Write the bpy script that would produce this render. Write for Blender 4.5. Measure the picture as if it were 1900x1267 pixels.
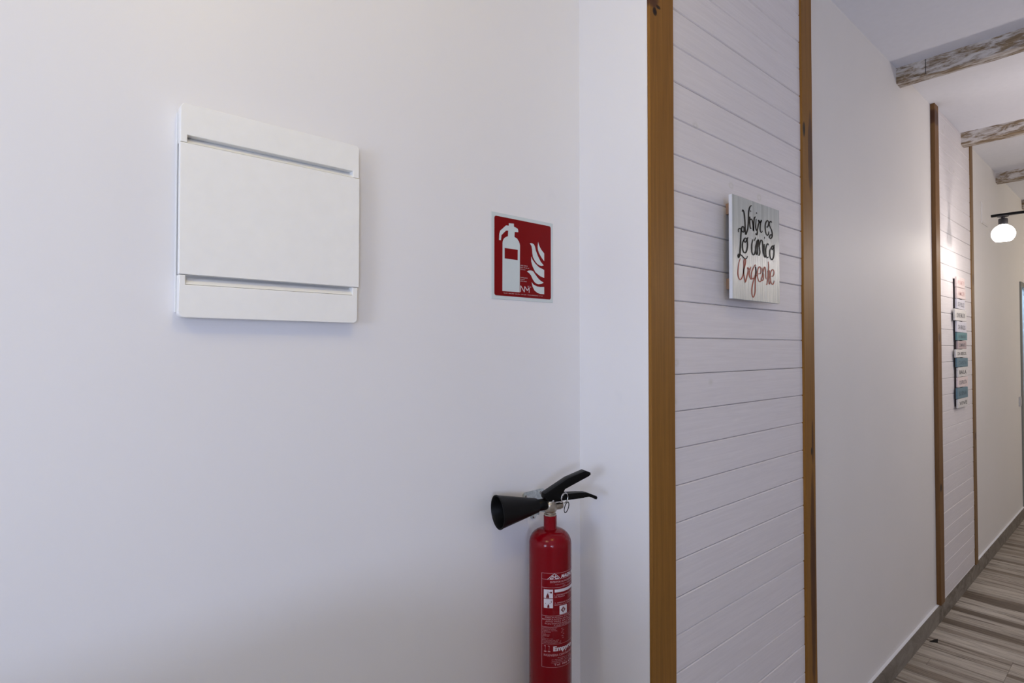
import bpy, bmesh, math, random
from mathutils import Vector, Matrix
from mathutils.geometry import tessellate_polygon

random.seed(11)
scn = bpy.context.scene
COL = scn.collection
for o in list(bpy.data.objects):
    bpy.data.objects.remove(o)

# ------------------------------------------------------------------ camera
cam_d = bpy.data.cameras.new('camera')
cam = bpy.data.objects.new('camera', cam_d)
COL.objects.link(cam)
cam_d.sensor_width = 36.0
cam_d.lens = 1056.0 / 1900.0 * 36.0
cam_d.shift_y = -6.9 / 1900.0
cam_d.clip_start = 0.02
cam.location = (0, 0, 1.54)
cam.rotation_euler = (math.radians(91.05), 0, math.radians(48.813))
scn.camera = cam

# ------------------------------------------------------------------ world, exposure, lights
scn.view_settings.view_transform = 'Standard'
scn.view_settings.look = 'None'
scn.view_settings.gamma = 1.0
scn.view_settings.use_curve_mapping = False
scn.view_settings.exposure = 0.0
world = bpy.data.worlds.new('world')
scn.world = world
world.use_nodes = True
world.node_tree.nodes['Background'].inputs[0].default_value = (0.60, 0.74, 1.0, 1)
world.node_tree.nodes['Background'].inputs[1].default_value = 0.25


def light(name, kind, loc, power, color, size=0.1, size_y=None, target=None):
    d = bpy.data.lights.new(name, kind)
    d.energy = power
    d.color = color
    if kind == 'AREA':
        d.size = size
        if size_y:
            d.shape = 'RECTANGLE'
            d.size_y = size_y
    else:
        d.shadow_soft_size = size
    o = bpy.data.objects.new(name, d)
    COL.objects.link(o)
    o.location = loc
    if target is not None:
        o.rotation_euler = (Vector(target) - Vector(loc)).to_track_quat('-Z', 'Y').to_euler()
    return o


# daylight through the window in the back wall and the one across the entrance
light('window_daylight', 'AREA', (0.25, -2.52, 1.60), 31.5, (0.62, 0.726, 1.0), 0.8, 0.7, (0.0, 1, 1.5))
light('side_window_daylight', 'AREA', (2.93, -1.85, 1.60), 47, (0.61, 0.715, 1.0), 0.9, 0.7, (-1, 1, 1.5))
# neutral ceiling panel behind the camera, warm lamp above the entrance
light('ceiling_panel', 'AREA', (-0.20, -0.95, 2.90), 8.2, (1.0, 0.86, 0.44), 0.5, 0.5, (-0.20, -0.95, 0))
light('entrance_lamp', 'POINT', (0.02, 0.42, 2.70), 9.4, (1.0, 0.74, 0.18), 0.06)
# added unseen fill lights by the rail and corridor end, to brighten the corridor
light('rail_fill_middle', 'POINT', (-0.02, 4.26, 2.16), 11, (1.0, 0.888, 0.825), 0.06)
light('rail_fill_end', 'POINT', (0.56, 4.26, 2.16), 11, (1.0, 0.888, 0.825), 0.06)
light('corridor_end_fill', 'POINT', (0.7, 7.4, 2.16), 30.5, (1.0, 0.858, 0.655), 0.08)
# added upward fill, standing in for bluish daylight on the corridor ceiling
light('corridor_ceiling_fill', 'AREA', (1.2, 2.4, 0.9), 3.0, (0.51, 0.58, 1.0), 0.8, 0.8, (1.2, 2.4, 3))

CEIL = 2.935
WL, WP, WC, PF, PO = -1.07, -0.842, -0.856, -0.842, -0.8347   # left wall, plank face, corridor wall, skirting face, post face
CORNER = 1.187


# ------------------------------------------------------------------ material helpers
def new_mat(name):
    m = bpy.data.materials.new(name)
    m.use_nodes = True
    nt = m.node_tree
    b = nt.nodes['Principled BSDF']
    return m, nt, b


def N(nt, kind, **kw):
    n = nt.nodes.new(kind)
    for k, v in kw.items():
        if k.startswith('i_'):
            key = k[2:]
            n.inputs[int(key) if key.isdigit() else key.replace('_', ' ')].default_value = v
        else:
            setattr(n, k, v)
    return n


def ramp(nt, stops, src=None):
    r = nt.nodes.new('ShaderNodeValToRGB')
    el = r.color_ramp.elements
    while len(el) < len(stops):
        el.new(0.5)
    for e, (p, c) in zip(el, stops):
        e.position = p
        e.color = (*c, 1) if len(c) == 3 else c
    if src is not None:
        nt.links.new(src, r.inputs[0])
    return r


def mixc(nt, fac, a, b, mode='MIX'):
    m = nt.nodes.new('ShaderNodeMix')
    m.data_type = 'RGBA'
    m.blend_type = mode
    for sock, v in ((m.inputs[0], fac), (m.inputs[6], a), (m.inputs[7], b)):
        if hasattr(v, 'is_linked') or hasattr(v, 'links'):
            nt.links.new(v, sock)
        elif isinstance(v, (int, float)):
            sock.default_value = v
        else:
            sock.default_value = (*v, 1) if len(v) == 3 else v
    return m.outputs[2]


def math_n(nt, op, a, b=None, clamp=False):
    m = nt.nodes.new('ShaderNodeMath')
    m.operation = op
    m.use_clamp = clamp
    for i, v in enumerate((a, b)):
        if v is None:
            continue
        if isinstance(v, (int, float)):
            m.inputs[i].default_value = v
        else:
            nt.links.new(v, m.inputs[i])
    return m.outputs[0]


def coords(nt, scale=(1, 1, 1), rnd=0.0, loc=(0, 0, 0)):
    tc = nt.nodes.new('ShaderNodeTexCoord')
    out = tc.outputs['Object']
    mp = nt.nodes.new('ShaderNodeMapping')
    mp.inputs['Scale'].default_value = scale
    mp.inputs['Location'].default_value = loc
    nt.links.new(out, mp.inputs[0])
    v = mp.outputs[0]
    if rnd:
        oi = nt.nodes.new('ShaderNodeObjectInfo')
        s = math_n(nt, 'MULTIPLY', oi.outputs['Random'], rnd)
        a = nt.nodes.new('ShaderNodeVectorMath')
        a.operation = 'ADD'
        nt.links.new(v, a.inputs[0])
        nt.links.new(s, a.inputs[1])
        v = a.outputs[0]
    return v


def noise(nt, vec, scale, detail=3.0, rough=0.55, dist=0.0):
    n = nt.nodes.new('ShaderNodeTexNoise')
    n.inputs['Scale'].default_value = scale
    n.inputs['Detail'].default_value = detail
    n.inputs['Roughness'].default_value = rough
    n.inputs['Distortion'].default_value = dist
    nt.links.new(vec, n.inputs['Vector'])
    return n.outputs['Fac']


def bump(nt, b, h, strength=0.2, dist=0.001):
    n = nt.nodes.new('ShaderNodeBump')
    n.inputs['Strength'].default_value = strength
    n.inputs['Distance'].default_value = dist
    nt.links.new(h, n.inputs['Height'])
    nt.links.new(n.outputs[0], b.inputs['Normal'])


def plain(name, col, rough=0.5, metal=0.0, bumpy=None, spec=None, coat=0.0, transm=0.0):
    m, nt, b = new_mat(name)
    b.inputs['Roughness'].default_value = rough
    b.inputs['Metallic'].default_value = metal
    b.inputs['Coat Weight'].default_value = coat
    b.inputs['Coat Roughness'].default_value = 0.08
    if spec is not None:
        b.inputs['Specular IOR Level'].default_value = spec
    v = coords(nt)
    f = noise(nt, v, 35.0, 2.0)
    c2 = tuple(x * 0.94 for x in col)
    nt.links.new(mixc(nt, f, col, c2), b.inputs['Base Color'])
    if bumpy:
        bump(nt, b, noise(nt, coords(nt), bumpy[0], 2.0), bumpy[1], bumpy[2])
    return m


M = {}
# smooth white paint of the entrance, soft sheen, a few faint scuffs
m, nt, b = new_mat('wall_paint')
f1 = noise(nt, coords(nt), 1.6, 2.0)
f2 = noise(nt, coords(nt), 9.0, 3.0)
c = mixc(nt, f1, (0.80, 0.79, 0.80), (0.77, 0.76, 0.775))
sc = ramp(nt, [(0.70, (0, 0, 0)), (0.80, (1, 1, 1))], f2)
c = mixc(nt, math_n(nt, 'MULTIPLY', sc.outputs[0], 0.18), c, (0.66, 0.66, 0.68))
nt.links.new(c, b.inputs['Base Color'])
b.inputs['Roughness'].default_value = 0.42
b.inputs['Specular IOR Level'].default_value = 0.35
bump(nt, b, noise(nt, coords(nt), 240.0, 2.0), 0.05, 0.0006)
M['wall'] = m
# slightly rougher roller paint of the corridor
m, nt, b = new_mat('corridor_paint')
f1 = noise(nt, coords(nt), 2.4, 3.0)
c = mixc(nt, f1, (0.76, 0.735, 0.72), (0.72, 0.70, 0.685))
nt.links.new(c, b.inputs['Base Color'])
b.inputs['Roughness'].default_value = 0.6
bump(nt, b, noise(nt, coords(nt), 160.0, 3.0), 0.22, 0.0012)
M['corridor'] = m
M['ceiling'] = plain('ceiling_paint', (0.80, 0.81, 0.87), 0.8, bumpy=(140.0, 0.12, 0.001))
M['backing'] = plain('dark_backing', (0.10, 0.09, 0.09), 0.9)

# whitewashed pine boards: grain along Y, sparse faint knots
m, nt, b = new_mat('whitewashed_pine')
v = coords(nt, (60, 2.2, 60), 23.0)
g = noise(nt, v, 2.4, 4.0, 0.6, 0.6)
c = mixc(nt, ramp(nt, [(0.3, (0, 0, 0)), (0.7, (1, 1, 1))], g).outputs[0], (0.745, 0.71, 0.73), (0.665, 0.63, 0.65))
big = noise(nt, coords(nt, (1, 1, 1), 9.0), 3.0, 2.0)
c = mixc(nt, math_n(nt, 'MULTIPLY', big, 0.45), c, (0.66, 0.64, 0.66))
vo = nt.nodes.new('ShaderNodeTexVoronoi')
vo.inputs['Scale'].default_value = 1.0
nt.links.new(coords(nt, (0.01, 7.5, 10.0), 31.0), vo.inputs['Vector'])
sep = nt.nodes.new('ShaderNodeSeparateColor')
nt.links.new(vo.outputs['Color'], sep.inputs[0])
gate = math_n(nt, 'GREATER_THAN', sep.outputs[0], 0.80)
ring = ramp(nt, [(0.0, (0.15, 0.15, 0.15)), (0.06, (0.25, 0.25, 0.25)), (0.075, (0.8, 0.8, 0.8)), (0.10, (0.35, 0.35, 0.35)), (0.15, (0, 0, 0))], vo.outputs['Distance'])
kf = math_n(nt, 'MULTIPLY', math_n(nt, 'MULTIPLY', gate, ring.outputs[0]), 0.55)
c = mixc(nt, kf, c, (0.50, 0.49, 0.42))
nt.links.new(c, b.inputs['Base Color'])
b.inputs['Roughness'].default_value = 0.55
bump(nt, b, g, 0.16, 0.0012)
M['plank'] = m


# honey coloured pine posts with dark knots
def pine(name, base, dark, knots):
    m, nt, b = new_mat(name)
    v = coords(nt, (70, 70, 2.0))
    g = noise(nt, v, 1.6, 5.0, 0.6, 0.8)
    g2 = noise(nt, coords(nt, (14, 14, 0.9)), 1.3, 2.0, 0.5, 0.4)
    c = mixc(nt, ramp(nt, [(0.32, (0, 0, 0)), (0.68, (1, 1, 1))], g).outputs[0], base, tuple(x * 0.68 for x in base))
    c = mixc(nt, math_n(nt, 'MULTIPLY', g2, 0.5), c, tuple(x * 0.66 for x in base))
    tc = nt.nodes.new('ShaderNodeTexCoord')
    sp = nt.nodes.new('ShaderNodeSeparateXYZ')
    nt.links.new(tc.outputs['Object'], sp.inputs[0])
    wob = math_n(nt, 'MULTIPLY', math_n(nt, 'SUBTRACT', noise(nt, coords(nt, (40, 40, 14)), 1.0, 3.0), 0.5), 0.9)
    for (ky, kz, ry, rz, col) in knots:
        dy = math_n(nt, 'DIVIDE', math_n(nt, 'SUBTRACT', sp.outputs[1], ky), ry)
        dz = math_n(nt, 'DIVIDE', math_n(nt, 'SUBTRACT', sp.outputs[2], kz), rz)
        d = math_n(nt, 'ADD', math_n(nt, 'MULTIPLY', dy, dy), math_n(nt, 'MULTIPLY', dz, dz))
        d = math_n(nt, 'ADD', d, wob)
        k = ramp(nt, [(0.0, (1, 1, 1)), (0.55, (0.85, 0.85, 0.85)), (1.0, (0, 0, 0))], d)
        c = mixc(nt, k.outputs[0], c, col)
    nt.links.new(c, b.inputs['Base Color'])
    b.inputs['Roughness'].default_value = 0.48
    b.inputs['Specular IOR Level'].default_value = 0.18
    bump(nt, b, g, 0.12, 0.001)
    return m


# knots as (Y from the post's left edge, height, half width, half height, colour)
DK = (0.012, 0.007, 0.005)
BR = (0.075, 0.030, 0.014)
HON = (0.295, 0.135, 0.026)
M['post_corner'] = pine('honey_pine_corner', HON, DK, [(0.010, 2.432, 0.036, 0.036, BR), (0.022, 2.392, 0.010, 0.011, DK), (0.038, 2.409, 0.011, 0.006, DK)])
M['post_right'] = pine('honey_pine_right', HON, DK, [(0.070, 2.25, 0.024, 0.16, BR), (0.016, 2.325, 0.012, 0.030, DK), (0.066, 1.20, 0.009, 0.09, BR), (0.06, 0.72, 0.025, 0.42, BR), (0.056, 1.17, 0.006, 0.016, DK)])
M['post_far_left'] = pine('honey_pine_far_left', (0.21, 0.105, 0.038), DK, [(0.03, 2.86, 0.08, 0.05, BR), (0.04, 1.60, 0.02, 0.03, BR), (0.03, 0.75, 0.02, 0.025, DK)])
M['post_far_right'] = pine('honey_pine_far_right', (0.24, 0.14, 0.06), DK, [(0.03, 0.95, 0.02, 0.03, BR), (0.03, 2.0, 0.02, 0.05, BR)])

# distressed beam: brown wood under worn white wash, grain along X
m, nt, b = new_mat('distressed_beam')
v = coords(nt, (6.5, 60, 60), 17.0)
g = noise(nt, v, 1.5, 7.0, 0.7, 1.0)
w = noise(nt, coords(nt, (6.0, 20, 20), 7.0), 1.6, 6.0, 0.68, 0.6)
c = ramp(nt, [(0.25, (0.085, 0.055, 0.030)), (0.5, (0.21, 0.145, 0.080)), (0.75, (0.36, 0.28, 0.18))], g).outputs[0]
wf = ramp(nt, [(0.45, (0, 0, 0)), (0.57, (0.9, 0.9, 0.9))], math_n(nt, 'ADD', math_n(nt, 'MULTIPLY', w, 0.75), math_n(nt, 'MULTIPLY', g, 0.25)))
c = mixc(nt, wf.outputs[0], c, (0.60, 0.57, 0.55))
nt.links.new(c, b.inputs['Base Color'])
b.inputs['Roughness'].default_value = 0.7
bump(nt, b, math_n(nt, 'ADD', g, w), 0.5, 0.003)
M['beam'] = m

# wood look floor tiles: every tile its own tone, printed strips and grain along X
m, nt, b = new_mat('wood_look_tile')
oi = nt.nodes.new('ShaderNodeObjectInfo')
base = ramp(nt, [(0.0, (0.11, 0.082, 0.06)), (0.25, (0.26, 0.215, 0.17)), (0.5, (0.50, 0.455, 0.40)), (0.75, (0.34, 0.29, 0.24)), (1.0, (0.60, 0.56, 0.505))], oi.outputs['Random'])
v = coords(nt, (1.3, 26, 1), 41.0)
g = noise(nt, v, 1.5, 5.0, 0.6, 1.6)
st = noise(nt, coords(nt, (0.35, 16, 1), 19.0), 1.0, 1.0)
c = mixc(nt, ramp(nt, [(0.36, (0.9, 0.9, 0.9)), (0.56, (0, 0, 0))], g).outputs[0], base.outputs[0], (0.085, 0.062, 0.046))
c2 = mixc(nt, ramp(nt, [(0.49, (0, 0, 0)), (0.52, (0.75, 0.75, 0.75))], st).outputs[0], c, mixc(nt, 0.6, c, (0.58, 0.54, 0.485)))
fine = noise(nt, coords(nt, (5.0, 110, 1), 23.0), 1.5, 4.0, 0.65, 0.6)
c2 = mixc(nt, ramp(nt, [(0.33, (0.75, 0.75, 0.75)), (0.50, (0, 0, 0))], fine).outputs[0], c2, mixc(nt, 0.55, c2, (0.07, 0.052, 0.04)))
nt.links.new(c2, b.inputs['Base Color'])
b.inputs['Roughness'].default_value = 0.46
bump(nt, b, g, 0.12, 0.001)
M['floor'] = m
M['grout'] = plain('dark_grout', (0.085, 0.075, 0.07), 0.9)

# stone-grey skirting tiles
m, nt, b = new_mat('skirting_tile')
oi = nt.nodes.new('ShaderNodeObjectInfo')
g = noise(nt, coords(nt, (8, 5, 9), 29.0), 1.6, 6.0, 0.65, 1.0)
c = ramp(nt, [(0.36, (0.075, 0.060, 0.047)), (0.5, (0.165, 0.140, 0.115)), (0.66, (0.25, 0.222, 0.19))], g).outputs[0]
c = mixc(nt, math_n(nt, 'MULTIPLY', oi.outputs['Random'], 0.5), c, (0.24, 0.218, 0.19))
nt.links.new(c, b.inputs['Base Color'])
b.inputs['Roughness'].default_value = 0.5
M['skirting'] = m

M['plastic'] = plain('white_plastic', (0.90, 0.895, 0.87), 0.30, spec=0.45)
M['switch'] = plain('grey_switch_plastic', (0.52, 0.52, 0.54), 0.35)
M['sign_pale'] = plain('photoluminescent_white', (0.60, 0.66, 0.67), 0.42)
M['sign_red'] = plain('sign_red', (0.20, 0.005, 0.006), 0.3, spec=0.10)
M['sign_print'] = plain('sign_print', (0.62, 0.58, 0.60), 0.4)
# red lacquer with orange peel
m, nt, b = new_mat('red_lacquer')
b.inputs['Base Color'].default_value = (0.24, 0.0035, 0.010, 1)
nt.links.new(mixc(nt, noise(nt, coords(nt), 12.0), (0.19, 0.0015, 0.006), (0.17, 0.0012, 0.005)), b.inputs['Base Color'])
b.inputs['Roughness'].default_value = 0.13
b.inputs['Specular IOR Level'].default_value = 0.25
bump(nt, b, noise(nt, coords(nt), 380.0, 1.0), 0.16, 0.0006)
M['red'] = m
M['label_ink'] = plain('label_pink_ink', (0.52, 0.27, 0.30), 0.35)
M['label_white'] = plain('label_white_ink', (0.66, 0.62, 0.68), 0.35)
M['label_red'] = plain('label_red_print', (0.13, 0.004, 0.008), 0.3)
M['black'] = plain('black_rubber', (0.004, 0.004, 0.0045), 0.45, spec=0.16)
M['black_gloss'] = plain('black_lever_paint', (0.002, 0.002, 0.0022), 0.33, spec=0.16)
M['brass'] = plain('nickel_plated_brass', (0.42, 0.37, 0.30), 0.34, 1.0)
M['steel'] = plain('steel', (0.62, 0.62, 0.62), 0.22, 1.0)
# galvanised plate
m, nt, b = new_mat('galvanised_steel')
nt.links.new(ramp(nt, [(0.35, (0.42, 0.48, 0.50)), (0.65, (0.66, 0.72, 0.73))], noise(nt, coords(nt), 120.0, 3.0)).outputs[0], b.inputs['Base Color'])
b.inputs['Metallic'].default_value = 0.75
b.inputs['Roughness'].default_value = 0.42
M['galv'] = m
# grey-green washed board with vertical grain
m, nt, b = new_mat('grey_washed_board')
g = ramp(nt, [(0.32, (0, 0, 0)), (0.68, (1, 1, 1))], noise(nt, coords(nt, (10, 130, 2.0)), 1.0, 4.0, 0.6, 0.4)).outputs[0]
w = noise(nt, coords(nt, (3, 14, 3.0)), 1.0, 2.0)
c = mixc(nt, g, (0.52, 0.56, 0.555), (0.24, 0.275, 0.28))
c = mixc(nt, math_n(nt, 'MULTIPLY', w, 0.55), c, (0.58, 0.575, 0.555))
nt.links.new(c, b.inputs['Base Color'])
b.inputs['Specular IOR Level'].default_value = 0.4
b.inputs['Roughness'].default_value = 0.30
bump(nt, b, g, 0.45, 0.0012)
M['board'] = m
M['board_edge'] = plain('white_painted_edge', (0.70, 0.72, 0.78), 0.5)
M['batten'] = plain('raw_batten', (0.36, 0.22, 0.14), 0.7)
M['ink_black'] = plain('black_brush_ink', (0.005, 0.005, 0.006), 0.5, spec=0.05)
M['ink_red'] = plain('rust_red_brush_ink', (0.30, 0.045, 0.026), 0.45, spec=0.12)
M['dark_wood'] = plain('dark_batten', (0.035, 0.025, 0.025), 0.75)  # near-black battens behind the stacked boards


def worn(name, col):
    m, nt, b = new_mat(name)
    g = noise(nt, coords(nt, (20, 14, 60), 13.0), 1.5, 4.0, 0.6)
    c = mixc(nt, ramp(nt, [(0.52, (0, 0, 0)), (0.72, (0.6, 0.6, 0.6))], g).outputs[0], col, tuple(0.55 * x + 0.12 for x in col))
    nt.links.new(c, b.inputs['Base Color'])
    b.inputs['Roughness'].default_value = 0.6
    return m


M['b_pink'] = worn('pale_pink_board', (0.72, 0.61, 0.60))
M['b_mauve'] = worn('mauve_board', (0.42, 0.33, 0.34))
M['b_white'] = worn('white_board', (0.66, 0.64, 0.63))
M['b_lilac'] = worn('lilac_white_board', (0.60, 0.59, 0.66))
M['b_teal'] = worn('teal_board', (0.10, 0.235, 0.265))
M['b_blue'] = worn('blue_board', (0.11, 0.20, 0.255))
M['ink_grey'] = plain('faded_ink', (0.11, 0.11, 0.14), 0.6)
M['ink_pale_red'] = plain('pale_red_ink', (0.60, 0.36, 0.36), 0.6)
M['ink_dark_blue'] = plain('dark_blue_ink', (0.04, 0.09, 0.13), 0.6)

# opal glass shade: a lit lamp
m, nt, b = new_mat('lit_opal_glass')
b.inputs['Base Color'].default_value = (0.9, 0.88, 0.85, 1)
b.inputs['Emission Color'].default_value = (1.0, 0.95, 0.88, 1)
b.inputs['Emission Strength'].default_value = 9.0
b.inputs['Roughness'].default_value = 0.3
M['opal'] = m
# frosted door glass, lets the light of the room behind through
m, nt, b = new_mat('frosted_glass')
b.inputs['Base Color'].default_value = (0.55, 0.68, 0.78, 1)
b.inputs['Roughness'].default_value = 0.35
b.inputs['Transmission Weight'].default_value = 0.9
nt.links.new(mixc(nt, noise(nt, coords(nt), 60.0), (0.52, 0.68, 0.80), (0.58, 0.70, 0.80)), b.inputs['Base Color'])
M['frosted'] = m
M['door_frame'] = plain('grey_green_door_frame', (0.20, 0.205, 0.18), 0.45)
M['clear'] = plain('window_glass', (1, 1, 1), 0.0)
M['clear'].node_tree.nodes['Principled BSDF'].inputs['Transmission Weight'].default_value = 1.0
M['leaf_white'] = plain('white_lacquer_frame', (0.75, 0.75, 0.75), 0.4)


# ------------------------------------------------------------------ geometry helpers
def obj(name, bm, mat, parent=None, smooth=False, loc=None):
    me = bpy.data.meshes.new(name)
    bmesh.ops.recalc_face_normals(bm, faces=bm.faces[:])
    bm.to_mesh(me)
    bm.free()
    me.materials.append(mat)
    if smooth:
        for p in me.polygons:
            p.use_smooth = True
        try:
            me.set_sharp_from_angle(angle=math.radians(40))
        except Exception:
            pass
    o = bpy.data.objects.new(name, me)
    COL.objects.link(o)
    if loc is not None:
        o.location = loc
    if parent is not None:
        o.parent = parent
    return o


def empty(name, loc=(0, 0, 0)):
    o = bpy.data.objects.new(name, None)
    o.empty_display_size = 0.05
    COL.objects.link(o)
    o.location = loc
    return o


def tag(o, label=None, cat=None, kind=None, group=None):
    for k, v in (('label', label), ('category', cat), ('kind', kind), ('group', group)):
        if v:
            o[k] = v
    return o


def box(bm, x0, x1, y0, y1, z0, z1, bev=0.0):
    vs = [bm.verts.new(p) for p in ((x0, y0, z0), (x1, y0, z0), (x1, y1, z0), (x0, y1, z0), (x0, y0, z1), (x1, y0, z1), (x1, y1, z1), (x0, y1, z1))]
    fs = [bm.faces.new([vs[i] for i in q]) for q in ((0, 3, 2, 1), (4, 5, 6, 7), (0, 1, 5, 4), (1, 2, 6, 5), (2, 3, 7, 6), (3, 0, 4, 7))]
    if bev:
        es = {e for f in fs for e in f.edges}
        bmesh.ops.bevel(bm, geom=list(es), offset=bev, segments=2, profile=0.5, affect='EDGES')
    return fs


def boxm(*a, bev=0.0):
    bm = bmesh.new()
    box(bm, *a, bev=bev)
    return bm


def prism(bm, pts, f, d):
    """outline pts (2D) placed by f(u, v, w), extruded from w = 0 to w = d"""
    a = [bm.verts.new(f(u, v, 0.0)) for u, v in pts]
    b_ = [bm.verts.new(f(u, v, d)) for u, v in pts]
    n = len(pts)
    fa = bm.faces.new(a)
    fb = bm.faces.new(b_[::-1])
    for i in range(n):
        bm.faces.new((a[i], b_[i], b_[(i + 1) % n], a[(i + 1) % n]))
    bmesh.ops.triangulate(bm, faces=[fa, fb])


def lathe(bm, prof, f, n=40, close=False):
    """profile [(r, h)] turned about h; f(x, y, h) places it"""
    rings = []
    for r, h in prof:
        if r < 1e-6:
            rings.append([bm.verts.new(f(0, 0, h))])
        else:
            rings.append([bm.verts.new(f(r * math.cos(2 * math.pi * i / n), r * math.sin(2 * math.pi * i / n), h)) for i in range(n)])
    for a, b_ in zip(rings, rings[1:]):
        for i in range(n):
            j = (i + 1) % n
            if len(a) == 1 and len(b_) == 1:
                continue
            if len(a) == 1:
                bm.faces.new((a[0], b_[i], b_[j]))
            elif len(b_) == 1:
                bm.faces.new((a[i], a[j], b_[0]))
            else:
                bm.faces.new((a[i], a[j], b_[j], b_[i]))


def tube(bm, pts, r, n=10, closed=False):
    pts = [Vector(p) for p in pts]
    rings = []
    k = len(pts)
    up0 = None
    for i, p in enumerate(pts):
        if closed:
            t = pts[(i + 1) % k] - pts[i - 1]
        else:
            t = pts[min(i + 1, k - 1)] - pts[max(i - 1, 0)]
        t.normalize()
        if up0 is None:
            up0 = Vector((0, 0, 1)) if abs(t.z) < 0.9 else Vector((1, 0, 0))
        s = t.cross(up0).normalized()
        u = s.cross(t).normalized()
        up0 = u
        rings.append([bm.verts.new(p + r * (math.cos(2 * math.pi * j / n) * s + math.sin(2 * math.pi * j / n) * u)) for j in range(n)])
    pairs = list(zip(rings, rings[1:])) + ([(rings[-1], rings[0])] if closed else [])
    for a, b_ in pairs:
        for j in range(n):
            bm.faces.new((a[j], a[(j + 1) % n], b_[(j + 1) % n], b_[j]))
    if not closed:
        bm.faces.new(rings[0][::-1])
        bm.faces.new(rings[-1])


def smooth_line(p, per=6):
    out = []
    q = [p[0]] + list(p) + [p[-1]]
    for i in range(1, len(q) - 2):
        for s in range(per):
            t = s / per
            a, b_, c, d = q[i - 1], q[i], q[i + 1], q[i + 2]
            out.append(tuple(0.5 * (2 * b_[k] + (c[k] - a[k]) * t + (2 * a[k] - 5 * b_[k] + 4 * c[k] - d[k]) * t * t + (3 * b_[k] - a[k] - 3 * c[k] + d[k]) * t ** 3) for k in (0, 1)))
    out.append(tuple(p[-1]))
    return out


def brush(bm, line, w, f, lift=0.0, taper=True, flat=1.0):
    """flat brush stroke of width w along a 2D line"""
    L = smooth_line(line) if len(line) > 2 else list(line)
    n = len(L)
    prev = None
    for i, (x, y) in enumerate(L):
        a = L[max(i - 1, 0)]
        c = L[min(i + 1, n - 1)]
        dx, dy = c[0] - a[0], c[1] - a[1]
        l = math.hypot(dx, dy) or 1.0
        nx, ny = -dy / l, dx / l
        s = 1.0
        if taper:
            e = min(i, n - 1 - i) / max(1.0, 0.12 * n)
            s = 0.55 + 0.45 * min(1.0, e)
            s *= 0.82 + 0.30 * abs(dy) / l
        h = w * s / 2
        cur = (bm.verts.new(f(x + nx * h, y + ny * h * flat, lift)), bm.verts.new(f(x - nx * h, y - ny * h * flat, lift)))
        if prev:
            bm.faces.new((prev[0], prev[1], cur[1], cur[0]))
        prev = cur


def flat_poly(bm, pts, f, lift=0.0):
    vs = [bm.verts.new(f(x, y, lift)) for x, y in pts]
    for t in tessellate_polygon([[Vector((x, y, 0)) for x, y in pts]]):
        bm.faces.new([vs[i] for i in t])


def text_tris(body, bold=0.0, shear=0.0):
    cu = bpy.data.curves.new('writing', 'FONT')
    cu.body = body
    cu.size = 1.0
    cu.offset = bold
    cu.shear = shear
    cu.resolution_u = 3
    o = bpy.data.objects.new('writing', cu)
    COL.objects.link(o)
    me = bpy.data.meshes.new_from_object(o.evaluated_get(bpy.context.evaluated_depsgraph_get()))
    vs = [(v.co.x, v.co.y) for v in me.vertices]
    fs = [tuple(p.vertices) for p in me.polygons]
    bpy.data.objects.remove(o)
    bpy.data.curves.remove(cu)
    bpy.data.meshes.remove(me)
    return vs, fs


def add_text(bm, body, u0, v0, cap, width, f, lift=0.0, bold=0.0, shear=0.0):
    """writing with baseline start (u0, v0), capital height cap, stretched to width (0 = natural)"""
    vs, fs = text_tris(body, bold, shear)
    if not vs:
        return
    xm = max(v[0] for v in vs)
    x0 = min(v[0] for v in vs)
    sy = cap / 0.70
    sx = width / (xm - x0) if width else sy
    nv = [bm.verts.new(f(u0 + (x - x0) * sx, v0 + y * sy, lift)) for x, y in vs]
    for t in fs:
        try:
            bm.faces.new([nv[i] for i in t])
        except ValueError:
            pass


# ------------------------------------------------------------------ setting
def structure(name, bm, mat, label, cat):
    return tag(obj(name, bm, mat), label, cat, 'structure')


XR, YB, YE = 3.0, -2.6, 9.6
structure('wall_left', boxm(-1.27, WL, YB, CORNER, 0, CEIL), M['wall'], 'smooth white wall carrying the white distribution box and the red sign', 'wall')
structure('wall_return', boxm(-1.27, -0.8425, CORNER, 1.285, 0, CEIL), M['wall'], 'narrow white return wall beside the extinguisher, ending at the wooden corner post', 'wall')
DY0, DY1, DZ = 6.925, 7.75, 2.15
bm = bmesh.new()
box(bm, -1.10, WC, 1.285, DY0, 0, CEIL)
box(bm, -1.10, WC, DY0, DY1, DZ, CEIL)
box(bm, -1.10, WC, DY1, YE, 0, CEIL)
structure('wall_corridor', bm, M['corridor'], 'long pale corridor wall running behind the plank panels to the glazed door', 'wall')
structure('wall_end', boxm(-1.27, XR, YE, YE + 0.15, 0, CEIL), M['corridor'], 'plain wall closing the far end of the corridor', 'wall')


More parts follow.
